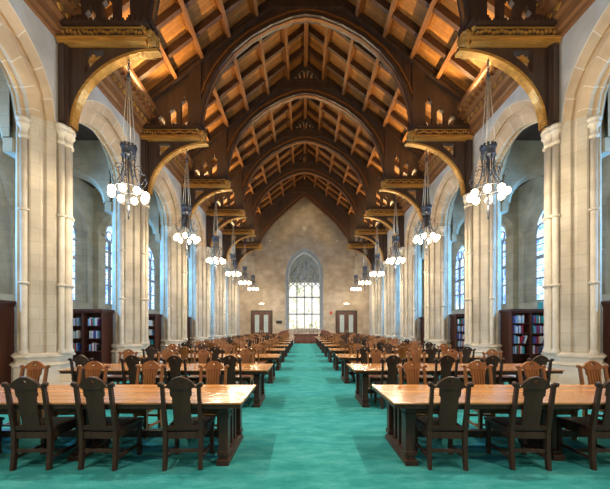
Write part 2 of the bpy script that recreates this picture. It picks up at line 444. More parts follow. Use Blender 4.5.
# ------------------------------------------------------------------ end wall and great window
w = MB()
Pe = lambda a, z, d=0: (a, YEND+d, z)
SP_E, RI_E, HW_E, SILL_E = 7.6, 2.85, 2.12, 1.35
xs = [-UO, -7.6]
face_with_openings(w, Pe, -7.6, 7.6, 0, 11.4, [(0, HW_E, SILL_E, SP_E, RI_E)])
w.sweep([[Pe(-13.0,0),Pe(-7.6,0)],[Pe(-13.0,9.8),Pe(-7.6,9.8)]]); w.sweep([[Pe(7.6,0),Pe(13.0,0)],[Pe(7.6,9.8),Pe(13.0,9.8)]])
w.sweep([[Pe(u,11.4) for u in (-7.6,-4,0,4,7.6)],[Pe(u,R(u)+.1) for u in (-7.6,-4,0,4,7.6)]])
ring = [(HW_E,RI_E,0),(HW_E-.08,RI_E-.1,.03),(HW_E-.2,RI_E-.22,.3),(HW_E-.16,RI_E-.18,.33),(HW_E-.32,RI_E-.38,.55)]
ew = tag(w.build('wall_end', M['endwall']), kind='structure')
fr = MB(); fr.sweep([opening_outline(Pe, 0, h_, SILL_E, SP_E, r_, d_) for h_, r_, d_ in ring]); fr.build('window_reveal', M['lead'], ew)
gw = MB(); hw = 1.72; r = 2.3
TOPG = 6.65
gw.sweep([[(hw*t, YEND+.55, SILL_E) for t in TS], [(hw*t, YEND+.55, TOPG) for t in TS]])
win = tag(gw.build(f'window_{n}', M['glass_end']), kind='structure')
gt = MB(); gt.sweep([[(hw*t, YEND+.55, TOPG) for t in TS], [(hw*t, YEND+.55, SP_E+r*fa(t,.5)) for t in TS]])
gt.build('tracery_glass', M['glass_tracery'], win)
f = MB()
YW = YEND+.48
for x in (-.86, 0, .86): f.box(x-.06, x+.06, YEND+.38, YEND+.56, SILL_E, 6.9)
for z in (3.05, 4.95): f.box(-hw, hw, YEND+.38, YEND+.56, z-.08, z+.08)
for x in (-1.29, -.43, .43, 1.29):
    pts = [(x + .43*math.cos(t), YW, 5.85+.55*math.sin(t)) for t in [PI*i/10 for i in range(11)]]
    f.tube(pts, .05)
    pts = [(x + .36*math.cos(t), YW, 6.95+.42*math.sin(t)) for t in [2*PI*i/14 for i in range(15)]]
    f.tube(pts, .05)
for x in (-.8, 0, .8):
    pts = [(x + .36*math.cos(t), YW, 7.75+.48*math.sin(t)) for t in [2*PI*i/14 for i in range(15)]]
    f.tube(pts, .06)
for x in (-.42, .42):
    pts = [(x + .36*math.cos(t), YW, 8.6+.45*math.sin(t)) for t in [2*PI*i/14 for i in range(15)]]
    f.tube(pts, .06)
for x in (-1.6, -1.2, -.4, .4, 1.2, 1.6): f.tube([(x*1.05, YW, 6.4), (x*.95, YW, 7.5), (x*.55, YW, 9.0 - abs(x)*.35)], .05)
f.build('window_frame', M['lead'], win)

def door(n, xc):
    w_, h = 2.15, 3.3; Y = YEND
    d = tag(MB().box(xc-w_/2, xc+w_/2, Y-.06, Y-.01, 0, h).build(f'door_{n}', M['wood_dark']), kind='structure')
    f = MB(); f.box(xc-w_/2-.12, xc-w_/2, Y-.12, Y, 0, h+.15).box(xc+w_/2, xc+w_/2+.12, Y-.12, Y, 0, h+.15).box(xc-w_/2, xc+w_/2, Y-.12, Y, h, h+.15)
    f.build('door_frame', M['wood_dark'], d)
    for q in (-1, 1):
        x0 = xc + q*.5
        lf = MB(); lf.box(x0-.46,x0+.46,Y-.10,Y-.06,.02,1.0).box(x0-.46,x0-.24,Y-.10,Y-.06,1.0,h-.05).box(x0+.24,x0+.46,Y-.10,Y-.06,1.0,h-.05).box(x0-.24,x0+.24,Y-.10,Y-.06,h-.35,h-.05)
        lf = lf.build('door_leaf', M['case'], d)
        MB().box(x0-.24,x0+.24,Y-.08,Y-.065,1.0,h-.35).build('door_pane', M['glass_door'], lf)
        MB().tube([(xc+q*.08,Y-.14,1.0),(xc+q*.08,Y-.14,1.25)], .02).build('door_handle', M['brass'], lf)
door(1, -4.78); door(2, 4.68)
tag(MB().box(-3.15,-2.5,YEND-.05,YEND,1.98,2.3).box(-3.1,-2.55,YEND-.06,YEND-.05,2.03,2.25).build('wall_plaque', M['black']),
    'small dark rectangular plaque on the end wall right of the left door', 'plaque')
tag(MB().box(2.86,3.1,YEND-.08,YEND,3.05,3.35).lathe([(.09,0),(.09,.04),(.03,.06)],0,0,12,Matrix.Translation((2.98,YEND-.08,3.2))@Matrix.Rotation(PI/2,4,'X')).build('fire_alarm', M['red']),
    'small red fire alarm box on the end wall left of the right door', 'alarm')
for x, lb in ((-4.78,'left'),(4.68,'right')):
    t = empty('wall_lamp', (x, YEND-.1, 4.1))
    MB().box(-.3,.3,-.02,.09,-.06,.0).build('bracket', M['brass'], t)
    MB().lathe([(.05,0),(.22,.05),(.24,.1),(.1,.16)],0,0,12,Matrix.Diagonal((1.3,.4,1,1))).build('lamp_shade', M['exit_lamp'], t)
    tag(t, f'small glowing lamp on the end wall above the {lb} door', 'wall lamp', 'wall lamps above the doors')
t = MB()
t.prism([(-.2,.0),(.2,.0),(.2,.28),(0,.5),(-.2,.28)][::-1], 0, .05, Matrix.Translation((0,YEND-.001,12.8))@Matrix.Rotation(PI/2,4,'X')@Matrix.Scale(-1,4,(0,1,0)))
tag(t.build('carved_shield', M['stone_plain']), 'small pale carved shield high on the end wall above the great window', 'shield')
for x, lb in ((-3.85,'left'),(3.65,'right')):
    tag(MB().lathe([(.03,0),(.12,.03),(.13,.08),(.06,.12)],0,0,12,Matrix.Translation((x,YEND,11.2))@Matrix.Rotation(PI/2,4,'X')).build('spotlight', M['stone_plain']),
        f'small pale spotlight high on the end wall, {lb} of the great window', 'spotlight')

# ------------------------------------------------------------------ cornice
tn = 1
for s in (-1, 1):
    y0, y1 = 4.5, YEND-.01
    prof = [(7.2,9.82),(7.12,9.84),(7.1,9.95),(7.02,10.0),(7.0,10.25),(6.9,10.32),(6.88,10.62),(6.74,10.70),(6.72,10.80),(6.66,10.86),(6.66,11.08),(6.58,11.14),(6.58,11.28),(6.7,11.32),(6.72,11.5),(7.2,11.6)]
    m = MB(); m.sweep([[(s*u, y0, z) for u, z in prof], [(s*u, y1, z) for u, z in prof]])
    o = tag(m.build(f'trim_{tn}', M['wood_cornice']), kind='structure'); tn += 1
    d = MB(); y = 4.6
    while y < YEND-.2:
        d.box(s*6.60, s*6.74, y, y+.12, 10.70, 10.84); y += .24
    d.build('dentils', M['wood_cornice'], o)
    d = MB(); y = 4.7
    while y < YEND-.3:
        T = Matrix.Translation((s*6.89, y, 10.47)) @ Matrix.Rotation(PI/4,4,'X')
        d.box(-.026,.05,-.08,.08,-.08,.08,T)
        T = Matrix.Translation((s*6.65, y+.15, 10.97)) @ Matrix.Rotation(PI/4,4,'X')
        d.box(-.03,.03,-.05,.05,-.05,.05,T); y += .3
    d.build('carved_rosettes', M['wood_lamp_gold'], o)

# ------------------------------------------------------------------ hammerbeam trusses
AU = [0,.64,1.52,2.42,3.2,3.82,4.22,4.46,4.58,4.62]
AH = [15.2,15.1,14.76,14.25,13.6,12.85,12.1,11.4,10.75,10.25]
AH_END = [15.1,14.6,13.85,13.05,12.3,11.55,11.0,10.7,10.4,10.25]
def arch_h(u):
    u = abs(u)
    for i in range(len(AU)-1):
        if u <= AU[i+1]:
            f = (u-AU[i])/(AU[i+1]-AU[i]); return AH[i]*(1-f)+AH[i+1]*f
    return 10.25
def make_truss():
    # the last truss, by the end wall, has a straighter pointed brace
    t = empty('hammerbeam_truss', (0, 0, 0))
    PB = lambda u: 16.68-.775*abs(u)
    pr = MB()
    for s in (-1, 1):
        pr.cols([(s*u, PB(u), R(u)-.02) for u in (0, 2, 4, 6, 7.15)], -.19, .19)
        pr.cols([(s*u, PB(u)-.07, PB(u)+.06) for u in (1.2, 2, 4, 6, 7.1)], -.25, .25)
        pr.cols([(s*u, PB(u)+.2, PB(u)+.28) for u in (0, 2, 4, 6, 7.1)], -.23, .23)
    pr.build('principal_rafter', M['wood_truss'], t)
    cb = MB(); cb.box(-1.7,1.7,-.2,.2,15.5,15.95); cb.box(-1.6,1.6,-.26,.26,15.42,15.55); cb.box(-1.35,1.35,-.24,.24,15.9,16.0)
    cb.build('collar_beam', M['wood_truss'], t)
    for x in (-.7,-.45,-.22,0,.22,.45,.7):
        MB().box(x-.05,x+.05,-.08,.08,15.95,R(x)-.5).build('strut', M['wood_truss'], t)
    us = [-4.61,-4.58,-4.52,-4.46,-4.35,-4.22,-4.0,-3.82,-3.5,-3.2,-2.8,-2.42,-2,-1.52,-1,-.64,-.3,0]; us = us + [-u for u in reversed(us[:-1])]
    MB().cols([(u, arch_h(u), max(arch_h(u)+.05, min(PB(u)+.02, 15.48))) for u in us], -.12, .12).build('arched_brace', M['wood_truss'], t)
    rb = MB()
    path = [(u, arch_h(u)) for u in us]; path = [(-4.62, 10.3)] + path + [(4.62, 10.3)]
    def ribbon(mb, path, d0, d1, y0, y1):
        ins = []
        for i, (u, h) in enumerate(path):
            a = path[max(i-1,0)]; b = path[min(i+1,len(path)-1)]
            tx, tz = b[0]-a[0], b[1]-a[1]; L = math.hypot(tx, tz) or 1
            nx, nz = -tz/L, tx/L
            ins.append([(u+nx*d0,y0,h+nz*d0),(u+nx*d1,y0,h+nz*d1),(u+nx*d1,y1,h+nz*d1),(u+nx*d0,y1,h+nz*d0),(u+nx*d0,y0,h+nz*d0)])
        mb.sweep(ins)
    ribbon(rb, path, -.02, .12, -.19, .19)
    rb.build('arch_rib', M['wood_truss'], t)
    rb = MB(); ribbon(rb, path, .20, .26, -.17, .17); ribbon(rb, path, -.05, .0, -.07, .07)
    rb.build('arch_moulding', M['purlin'], t)
    for s in (-1, 1):
        # hammer post
        hp = MB(); hp.cols([(s*u, 10.25, PB(u)+.03) for u in (4.58, 5.10)], -.2, .2)
        hp.box(s*4.52, s*5.15, -.25, .25, 10.3, 10.5)
        hp.build('hammer_post', M['wood_truss'], t)
        # pierced tracery screen
        tr = MB(); tops = {0: 11.45, 1: 11.05, 2: 10.75}
        xs = [(5.05,5.2)]
        ops = [(5.2,5.5,0),(5.7,6.0,1),(6.2,6.5,2)]
        for a, b in ((5.05,5.2),(5.5,5.7),(6.0,6.2),(6.5,7.1)):
            tr.cols([(s*a,10.3,PB(a)+.03),(s*b,10.3,PB(b)+.03)], -.07, .07)
        for a, b, i in ops:
            c = (a+b)/2; hh = tops[i]
            tr.cols([(s*u, hh-.02 + .16*(1-abs(u-c)/(b-a)*2) + (.1 if abs(u-c) < .03 else 0), PB(u)+.03) for u in (a, a+.06, c-.05, c-.02, c+.02, c+.05, b-.06, b)], -.07, .07)
            tr.box(s*a, s*b, -.07, .07, 10.3, 10.42)
        tr.build('tracery_screen', M['wood_dark'], t)
        # hammer beam
        hb = MB(); hb.box(s*4.72, s*7.15, -.24, .24, 9.78, 10.24)
        hb = hb.build('hammer_beam', M['wood_truss'], t)
        g = MB()
        for z0, z1, d in ((9.70,9.78,.29),(9.78,9.82,.34),(9.86,9.90,.27),(10.10,10.13,.28)):
            g.box(s*(4.68-(d-.24)), s*7.15, -d, d, z0, z1)
        g.build('beam_moulding', M['wood_lamp_gold'], hb)
        v = MB(); x = 4.8
        while x < 7.05:
            for yy in (-.25, .25):
                T = Matrix.Translation((s*x, yy, 10.0+.03*math.sin(x*14))) @ Matrix.Rotation(PI/4+x,4,'Y')
                v.box(-.05,.05,-.03,.03,-.035,.035,T)
            x += .115
        v.build('carved_frieze', M['wood_lamp_gold'], hb)
        v = MB(); v.box(s*4.56, s*7.15, -.35, .35, 10.16, 10.25); x = 4.62
        while x < 7.1:
            for yy in (-.34, .30): v.box(s*x, s*(x+.08), yy, yy+.05, 10.24, 10.33)
            x += .15
        v.build('cresting', M['wood_dark'], hb)
        # carved end boss
        v = MB()
        random.seed(3)
        v.lathe([(.05,-.26),(.16,-.2),(.22,-.05),(.25,.1),(.2,.22),(.06,.28)], 0, 0, 10, Matrix.Translation((s*4.66,0,9.92)))
        for i in range(26):
            a = random.uniform(-PI/2, PI/2)*1.3; z = random.uniform(-.22,.24); r = .2
            T = Matrix.Translation((s*(4.66 - r*math.cos(a)), r*1.3*math.sin(a), 9.92+z)) @ Matrix.Rotation(random.uniform(0,3),4,'Y') @ Matrix.Rotation(random.uniform(0,3),4,'X')
            v.box(-.05,.05,-.05,.05,-.035,.035,T)
        v.build('carved_boss', M['wood_lamp_gold'], hb)
        # wall post
        v = MB(); v.box(s*6.92, s*7.18, -.20, .20, 7.4, 9.70); v.box(s*6.86, s*6.92, -.1, .1, 7.4, 9.65); v.box(s*6.98,s*7.1,-.25,.25,7.5,9.70)
        v.build('wall_post', M['wood_dark'], t)
        # curved bracket under the beam
        arc = lambda u: 7.42+2.24*math.sqrt(max(0,1-((u-4.35)/2.55)**2))
        uu = [4.35+2.55*math.sin(PI/2*i/18) for i in range(19)]
        br = MB()
        br.cols([(s*u, arc(u), 9.72) for u in uu if u < 5.9] + [(s*5.95, arc(5.95), 9.72)], -.1, .1)
        br.cols([(s*u, arc(u), arc(u)+.32) for u in (5.95,6.1,6.25,6.4,6.5)], -.1, .1)
        br.cols([(s*u, arc(u), 9.72) for u in (6.5,6.6,6.7,6.8,6.88,6.899)], -.1, .1)
        br.cols([(s*u, 9.62, 9.72) for u in (5.95,6.5)], -.1, .1)
        br = br.build('curved_bracket', M['wood_dark'], t)
        rbm = MB(); pth = [(s*u, arc(u)) for u in uu]
        if s > 0: pth = pth
        ribbon(rbm, pth, *((-.026, .06) if s < 0 else (-.06, .02)), -.115, .115)
        rbm.build('bracket_moulding', M['wood_lamp_gold'], br)
        bd = MB(); 
        for i in range(24):
            f_ = i/23; u = 4.35+2.55*math.sin(PI/2*f_)
            T = Matrix.Translation((s*u, 0, arc(u)-.04)) @ Matrix.Rotation(f_*1.5,4,'Y')
            bd.box(-.03,.03,-.06,.06,-.02,.02,T)
        bd.build('carved_beads', M['wood_lamp_gold'], br)
        lf = MB()
        for a in range(5):
            T = Matrix.Translation((s*(6.22+.12*math.cos(a*1.26)), 0, 9.36+.10*math.sin(a*1.26))) @ Matrix.Rotation(a*1.26,4,'Y')
            lf.box(-.09,.09,-.05,.05,-.04,.04,T)
        lf.build('carved_leaf', M['wood_lamp_gold'], br)
    return t
truss = make_truss()
index_children(truss)
AH[:] = AH_END
end_truss = make_truss()
for k in range(2, 8):
    o = truss if k == 2 else (end_truss if k == 7 else copy_tree(truss))
    o.location = (0, B*k if k < 7 else 30.95, 0)
    wh = {2: 'nearest the camera', 7: 'farthest, against the end wall'}.get(k, f'{ordn[k-1]} from the camera')
    tag(o, f'dark oak hammerbeam roof truss with beam ends coloured lamp-lit gold, {wh}', 'roof truss', 'hammerbeam roof trusses')

# ------------------------------------------------------------------ chandeliers
def make_chandelier():
    t = empty('chandelier', (0,0,0))     # origin at ring of bulbs; hangs from z = +4.2
    ch = MB(); z = 4.05
    i = 0
    while z > 3.35:
        T = Matrix.Translation((0,0,z)) @ Matrix.Rotation(PI/2*(i%2),4,'Z')
        ch.tube([(.03*math.cos(a),0,.05*math.sin(a)) for a in [2*PI*j/8 for j in range(9)]], .012, 5, T); z -= .085; i += 1
    ch.lathe([(.02,3.36),(.06,3.42),(.04,3.5),(.015,3.55)])
    ch.build('chain', M['iron'], t)
    for j in range(4):
        a = PI/4+PI/2*j
        MB().tube([(.03*math.cos(a),.03*math.sin(a),3.42),(.18*math.cos(a),.18*math.sin(a),1.35)], .013, 5).build('suspension_rod', M['brass'], t)
    cr = MB(); cr.lathe([(.17,1.08),(.21,1.10),(.19,1.14),(.19,1.30),(.22,1.34),(.17,1.37)], 0,0,16)
    for j in range(12):
        a = 2*PI*j/12; cr.box(-.025,.025,-.025,.025,1.36,1.43,Matrix.Translation((.19*math.cos(a),.19*math.sin(a),0)))
    cr.build('crown', M['iron'], t)
    for j in range(8):
        a = 2*PI*j/8; ca, sa = math.cos(a), math.sin(a)
        m = MB()
        m.tube([(r*ca, r*sa, z) for r, z in ((.17,1.1),(.15,.8),(.2,.5),(.32,.25),(.42,.12),(.46,.06))], .016, 5)
        m.tube([(r*ca, r*sa, z) for r, z in ((.15,.75),(.24,.82),(.34,.78),(.36,.68),(.30,.64),(.28,.70))], .013, 5)
        m.tube([(r*ca, r*sa, z) for r, z in ((.34,.25),(.44,.36),(.5,.5),(.46,.58),(.41,.53))], .012, 5)
        m.build('scroll_arm', M['iron'], t)
    MB().tube([(.36*math.cos(a),.36*math.sin(a),.16) for a in [2*PI*j/24 for j in range(25)]], .02, 6).build('ring', M['iron'], t)
    MB().lathe([(.01,-.75),(.03,-.7),(.015,-.62),(.05,-.5),(.02,-.42),(.03,-.3),(.07,-.22),(.03,-.1),(.02,.2),(.02,1.1)],0,0,8).build('pendant_finial', M['iron'], t)
    for j in range(8):
        a = 2*PI*j/8 + .2
        x, y = .46*math.cos(a), .46*math.sin(a)
        MB().lathe([(.01,-.13),(.075,-.09),(.10,-.02),(.085,.05),(.035,.09)], x, y, 10).build('bulb', M['bulb'], t)
    return t
ch0 = make_chandelier(); index_children(ch0)
first = True
ZL = 5.5
POWER = 330
def lamp(x, y, p=POWER, z=ZL):
    l = bpy.data.lights.new('chandelier_light', 'POINT'); l.energy = p; l.color = (1, .82, .58); l.shadow_soft_size = .12
    return l
lights = []
for s in (-1, 1):
    for k in range(2, 8):
        o = ch0 if first else copy_tree(ch0); first = False
        y = B*k if k < 7 else 30.75
        o.location = (s*5.27, y, ZL)
        wh = 'nearest the camera' if k == 2 else ('nearest the end wall' if k == 7 else f'{ordn[k-1]} from the camera')
        tag(o, f'lit wrought iron chandelier with glowing bulbs on the {SIDE[s]} side, {wh}', 'chandelier', 'chandeliers hanging from the hammerbeams')
        for dz in (.0,):
            l = lamp(0, 0); lo = bpy.data.objects.new('chandelier_light', l); C.objects.link(lo)
            lo.location = (s*5.27, y, ZL-.3)
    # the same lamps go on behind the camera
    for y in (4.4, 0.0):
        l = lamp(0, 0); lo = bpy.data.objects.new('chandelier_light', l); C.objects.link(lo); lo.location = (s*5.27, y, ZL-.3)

# ------------------------------------------------------------------ tables
def make_table():
    t = empty('reading_table', (0,0,0))
    tp = MB(); tp.box(-2.04,2.04,-.53,.53,.738,.76)
    tp.build('tabletop', M['table'], t, .006)
    MB().box(-1.80,1.80,-.40,.40,.65,.69).box(-2.02,2.02,-.515,.515,.69,.7375).build('apron', M['table_dark'], t, .005)
    def trestle(x):
        m = MB()
        m.box(x-.07,x+.07,-.43,.43,0.012,.075); m.box(x-.055,x+.055,-.40,.40,.075,.12)
        m.box(x-.06,x+.06,-.40,.40,.60,.66)
        for y in (-.34,.34):
            m.box(x-.055,x+.055,y-.055,y+.055,.12,.60); m.box(x-.068,x+.068,y-.068,y+.068,.12,.17); m.box(x-.068,x+.068,y-.068,y+.068,.55,.60)
        for y in (-.16,0,.16): m.box(x-.02,x+.02,y-.03,y+.03,.12,.60)
        return m
    m = MB(); m.box(-.07,.07,-.30,.30,0.012,.075); m.box(-.05,.05,-.26,.26,.075,.12); m.box(-.05,.05,-.3,.3,.60,.66)
    for y in (-.2,-.1,0,.1,.2): m.box(-.03,.03,y-.025,y+.025,.12,.60)
    m.build('trestle_leg', M['table_dark'], t, .004)
    for x in (-1.80, 1.80): trestle(x).build('trestle_leg', M['table_dark'], t, .004)
    MB().box(-1.7,1.7,-.04,.04,.20,.28).build('stretcher', M['table_dark'], t, .004)
    return t
tab = make_table(); index_children(tab)
NR = 10
for n_ in range(NR):
    for s in (-1, 1):
        o = tab if (n_ == 0 and s == -1) else copy_tree(tab)
        o.location = (s*2.88, 3.85+2.5*n_, 0)
        wh = 'closest to the camera' if n_ == 0 else ('farthest, before the desk' if n_ == NR-1 else f'{ordn[n_+1]} from the camera')
        tag(o, f'long honey oak reading table on dark trestles, {SIDE[s]} row, {wh}', 'table', f'reading tables of the {SIDE[s]} row')

# ------------------------------------------------------------------ chairs
def crest_top(x):
    a = abs(x)
    if a < .145: return .985 + .085*math.cos(a/.145*PI/2)**.8
    if a < .185: return .975 - .012*math.sin((a-.145)/.04*PI)
    return .985 + .02*math.sin(min(1,(a-.185)/.053)*PI)
def make_chair(fm, lm, slats, name='reading_chair'):
    t = empty(name, (0,0,0))
    z0 = .012
    rake = lambda z: -.215 - max(0, z-.43)*.17
    for s in (-1, 1):
        m = MB()   # rear stile and leg as one tapering post
        x0 = s*.195
        secs = [(z0,-.235,.020,.022),(.2,-.215,.021,.024),(.44,-.212,.022,.026),(.7,rake(.7),.019,.020),(.98,rake(.98),.018,.018)]
        vs = []; fs = []
        for z, y, hx, hy in secs: vs += [(x0-hx,y-hy,z),(x0+hx,y-hy,z),(x0+hx,y+hy,z),(x0-hx,y+hy,z)]
        for i in range(len(secs)-1):
            for k in range(4): fs.append((4*i+k,4*i+(k+1)%4,4*i+4+(k+1)%4,4*i+4+k))
        fs += [(3,2,1,0), tuple(range(4*len(secs)-4, 4*len(secs)))]
        m.add(vs, fs); m.build('rear_leg', fm, t)
        m = MB(); x1 = s*.215
        m.box(x1-.022,x1+.022,.175,.219,z0,.42); m.box(x1-.028,x1+.028,.169,.225,.34,.42)
        m.build('front_leg', fm, t)
    m = MB()
    m.box(-.2,.2,-.225,-.19,.355,.43); m.box(-.215,.215,.18,.21,.36,.425)
    for s in (-1,1): m.box(s*.195,s*.225,-.2,.2,.36,.425)
    m.build('seat_frame', fm, t)
    m = MB(); m.prism([(-.205,-.2),(.205,-.2),(.25,.24),(-.25,.24)], .425, .455); m.prism([(-.205,-.2),(.205,-.2),(.25,.24),(-.25,.24)], .455, .47, None, [(-.18,-.18),(.18,-.18),(.22,.21),(-.22,.21)])
    m.build('seat', lm, t)
    # back: splat, crest rail and lower rail, all raked
    Tb = Matrix.Translation((0, rake(.43), .43)) @ Matrix.Rotation(math.atan(.17),4,'X') @ Matrix.Translation((0,0,-.43))
    m = MB(); m.cols([(x, .47, .95) for x in (-.095,-.09,0,.09,.095)], -.010, .010, Tb)
    m.cols([(-.115,.86,.95),(-.095,.83,.95)], -.010, .010, Tb); m.cols([(.095,.83,.95),(.115,.86,.95)], -.010, .010, Tb)
    if slats:
        for i in range(5):
            x = -.08+.04*i; m.box(x-.011,x+.011,.008,.020,.50,.92,Tb)
    m.build('splat', fm, t)
    m = MB()
    xs = [-.238+.476*i/34 for i in range(35)]
    def lo(x):
        a = abs(x)
        return .93 if a < .11 else (.93 + .02*math.sin((a-.11)/.08*PI) if a < .19 else .96)
    L = [(x, lo(x), crest_top(x)) for x in xs]
    left = [c for c in L if c[0] <= -.028]; right = [c for c in L if c[0] >= .028]
    m.cols(left + [(-.026, .93, crest_top(.02))], -.016, .016, Tb); m.cols([(.026,.93,crest_top(.02))] + right, -.016, .016, Tb)
    m.cols([(-.026,.93,1.015),(0,.93,.988),(.026,.93,1.015)], -.016, .016, Tb)
    m.cols([(-.026,1.015,crest_top(.02)),(0,1.04,crest_top(0)),(.026,1.015,crest_top(.02))], -.016, .016, Tb)
    for s in (-1,1): m.lathe([(.008,-.022),(.024,-.018),(.026,.018),(.008,.022)],0,0,10,Tb@Matrix.Translation((s*.216,0,.985))@Matrix.Rotation(PI/2,4,'X'))
    cr = m.build('crest_rail', fm, t)
    m = MB(); m.box(-.195,.195,-.014,.014,.455,.50,Tb)
    m.build('back_rail', fm, t)
    for s in (-1,1):
        MB().box(s*.19,s*.215,-.22,.18,.12,.15).build('stretcher', fm, t)
    MB().box(-.2,.2,-.012,.012,.12,.148).build('stretcher', fm, t)
    MB().box(-.19,.19,-.225,-.205,.20,.235).build('stretcher', fm, t)
    return t
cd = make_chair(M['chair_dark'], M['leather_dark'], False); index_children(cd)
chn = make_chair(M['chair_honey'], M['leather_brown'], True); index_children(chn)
usedc = {'d': False, 'h': False}
def simple_version(root, mats):
    """one joined mesh of the same chair, for the far rows where parts no longer show"""
    vs = []; fs = []; mi = []
    for ch in ALLCH[root.name]:
        o = len(vs); vs += [tuple(v.co) for v in ch.data.vertices]
        for p in ch.data.polygons:
            fs.append(tuple(i+o for i in p.vertices)); mi.append(1 if ch.name.startswith('seat') and not ch.name.startswith('seat_frame') else 0)
    me = bpy.data.meshes.new('reading_chair'); me.from_pydata(vs, [], fs); me.update()
    for m_ in mats: me.materials.append(m_)
    for p, i in zip(me.polygons, mi): p.material_index = i
    return me
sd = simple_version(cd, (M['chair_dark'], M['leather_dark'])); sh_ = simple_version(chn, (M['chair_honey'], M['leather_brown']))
NEAR = {(-1,0): [1.51,2.43,3.19,4.2], (1,0): [1.46,2.38,3.27,4.2]}
spot = ['at its aisle end', 'second from the aisle', 'third from the aisle', 'at its outer end']
for n_ in range(NR):
    for s in (-1, 1):
        yc = 3.85+2.5*n_
        for near in (True, False):
            rnd = random.Random(n_*7+s*3+near)
            if near: xs = NEAR.get((s, n_), [1.57,2.58,3.42,4.38]); xs = [x + (rnd.uniform(-.05,.05) if n_ else 0) for x in xs]
            else: xs = [1.60+rnd.uniform(-.04,.04),2.61+rnd.uniform(-.04,.04),3.46,4.43]
            for i, x in enumerate(xs):
                y = yc - .30 + rnd.uniform(-.03,.04) if near else yc + .63 + rnd.uniform(-.04,.05)
                if near and n_ == 0: y = yc-.28
                rz = (0 if near else PI) + rnd.uniform(-.06,.06)
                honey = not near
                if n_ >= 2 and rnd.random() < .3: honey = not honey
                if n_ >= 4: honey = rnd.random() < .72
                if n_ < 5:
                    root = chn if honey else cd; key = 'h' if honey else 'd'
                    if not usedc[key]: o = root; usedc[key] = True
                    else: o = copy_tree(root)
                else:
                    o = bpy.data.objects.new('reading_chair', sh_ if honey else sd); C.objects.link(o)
                o.location = (s*x, y, 0); o.rotation_euler = (0,0,rz)
                col = 'honey brown' if honey else 'dark brown'
                row = 'front' if n_ == 0 else (ordn[n_+1] if n_ < NR-1 else 'farthest')
                tag(o, f'{col} wooden chair on {"near" if near else "far"} side of {row} {SIDE[s]} table, {spot[i]}', 'chair', f'chairs at the {row} {SIDE[s]} table')

# ------------------------------------------------------------------ bookcases and books
def make_case(s, k, rows, ncol=4):
    """stands across the aisle by pier line k, shelves towards the camera"""
    yf = B*k-1.0; yb = B*k-.32; u0, u1 = 8.32, 11.55
    t = empty('bookcase', (s*(u0+u1)/2, yf, 0))
    X = lambda u: s*u - s*(u0+u1)/2
    D = yb-yf; H = 2.33
    for u in (u0, u1-.05): MB().box(X(u), X(u+.05), 0, D, 0, H-.08).build('side_panel', M['case'], t)
    m = MB(); m.box(X(u0-.05), X(u1+.05), -.05, D+.05, H-.08, H); m.box(X(u0-.02), X(u1+.02), -.02, D+.02, H-.16, H-.08)
    m.build('top', M['case'], t)
    MB().box(X(u0+.05), X(u1-.05), .34, .37, 0, H-.16).build('back_panel', M['case'], t)
    cw = (u1-u0)/ncol
    for c in range(1, ncol): MB().box(X(u0+c*cw-.04), X(u0+c*cw+.04), 0, .33, 0, H-.16).build('divider', M['case'], t)
    MB().box(X(u0+.05), X(u1-.05), .01, .33, 0, .10).build('plinth', M['case'], t)
    zs = [.10+(H-.26)*i/rows for i in range(rows)]
    for z in zs: MB().box(X(u0+.05), X(u1-.05), .005, .335, z-.025, z).build('shelf', M['case'], t)
    m = MB()
    for q in range(34): m.box(X(u0)+s*(.05+.09*q), X(u0)+s*(.09+.09*q), -.04, -.02, H-.14, H-.09)
    m.build('dentil_trim', M['case'], t)
    nm = {1:'beside the nearest pier',2:'behind the nearest pier',3:'by the second pier',4:'by the third pier'}
    tag(t, f'tall mahogany bookcase in the {SIDE[s]} side aisle, ' + {2:'partly hidden at the picture edge',3:'behind the nearest pier, full of books',4:'glimpsed behind the second pier',5:'just glimpsed behind the third pier'}[k], 'bookcase', 'bookcases standing across the side aisles')
    return yf, u0, cw, zs, (H-.26)/rows
BC = {'white': (.72,.72,.70), 'blue': (.04,.12,.42), 'pale blue': (.22,.42,.62), 'red': (.42,.03,.04), 'dark green': (.03,.14,.09),
      'turquoise': (.03,.38,.42), 'black': (.02,.02,.03), 'tan': (.42,.25,.11), 'purple': (.14,.05,.26)}
BM = {}
for kk, c in BC.items(): BM[kk] = mat('book_'+kk.replace(' ','_'), c, .55, build=noisy(tuple(x*.8 for x in c), tuple(min(1,x*1.2) for x in c), 15))
bookmesh = {}
def book_mesh(col, v):
    if (col, v) in bookmesh: return bookmesh[(col, v)]
    w_, h, d = (.030+.012*(v%4)), (.27+.028*(v%3)), .2
    m = MB(); m.box(-w_/2,w_/2,0,d,0,h); m.box(-w_/2-.003,-w_/2+.002,-.004,d+.004,-.0,h+.004); m.box(w_/2-.002,w_/2+.003,-.004,d+.004,-.0,h+.004)
    m.box(-w_/2+.002,w_/2-.002,-.006,0,.05,.065); m.box(-w_/2+.002,w_/2-.002,-.006,0,h-.06,h-.045)
    me = bpy.data.meshes.new('book'); me.from_pydata(m.v, [], m.f); me.materials.append(BM[col]); bookmesh[(col,v)] = (me, w_)
    return bookmesh[(col, v)]
PAL = {-1: ['white','pale blue','white','turquoise','red','tan','blue','white','black','purple'],
       1: ['blue','pale blue','white','turquoise','white','blue','dark green','red','white','purple']}
shelfname = ['lowest','second lowest','middle','second highest','top']
def add_book(s, k, x, y, z, col, v, tilt, where):
    me, w_ = book_mesh(col, v)
    o = bpy.data.objects.new('book', me); C.objects.link(o); o.location = (x, y, z); o.rotation_euler = (0, tilt, 0)
    tag(o, f'{col} book {where}', 'book', f'{col} books {where}')
    return w_
CASEW = {2:'beside the nearest pier',3:'behind the nearest pier',4:'behind the second pier',5:'behind the third pier'}
rb = random.Random(11)
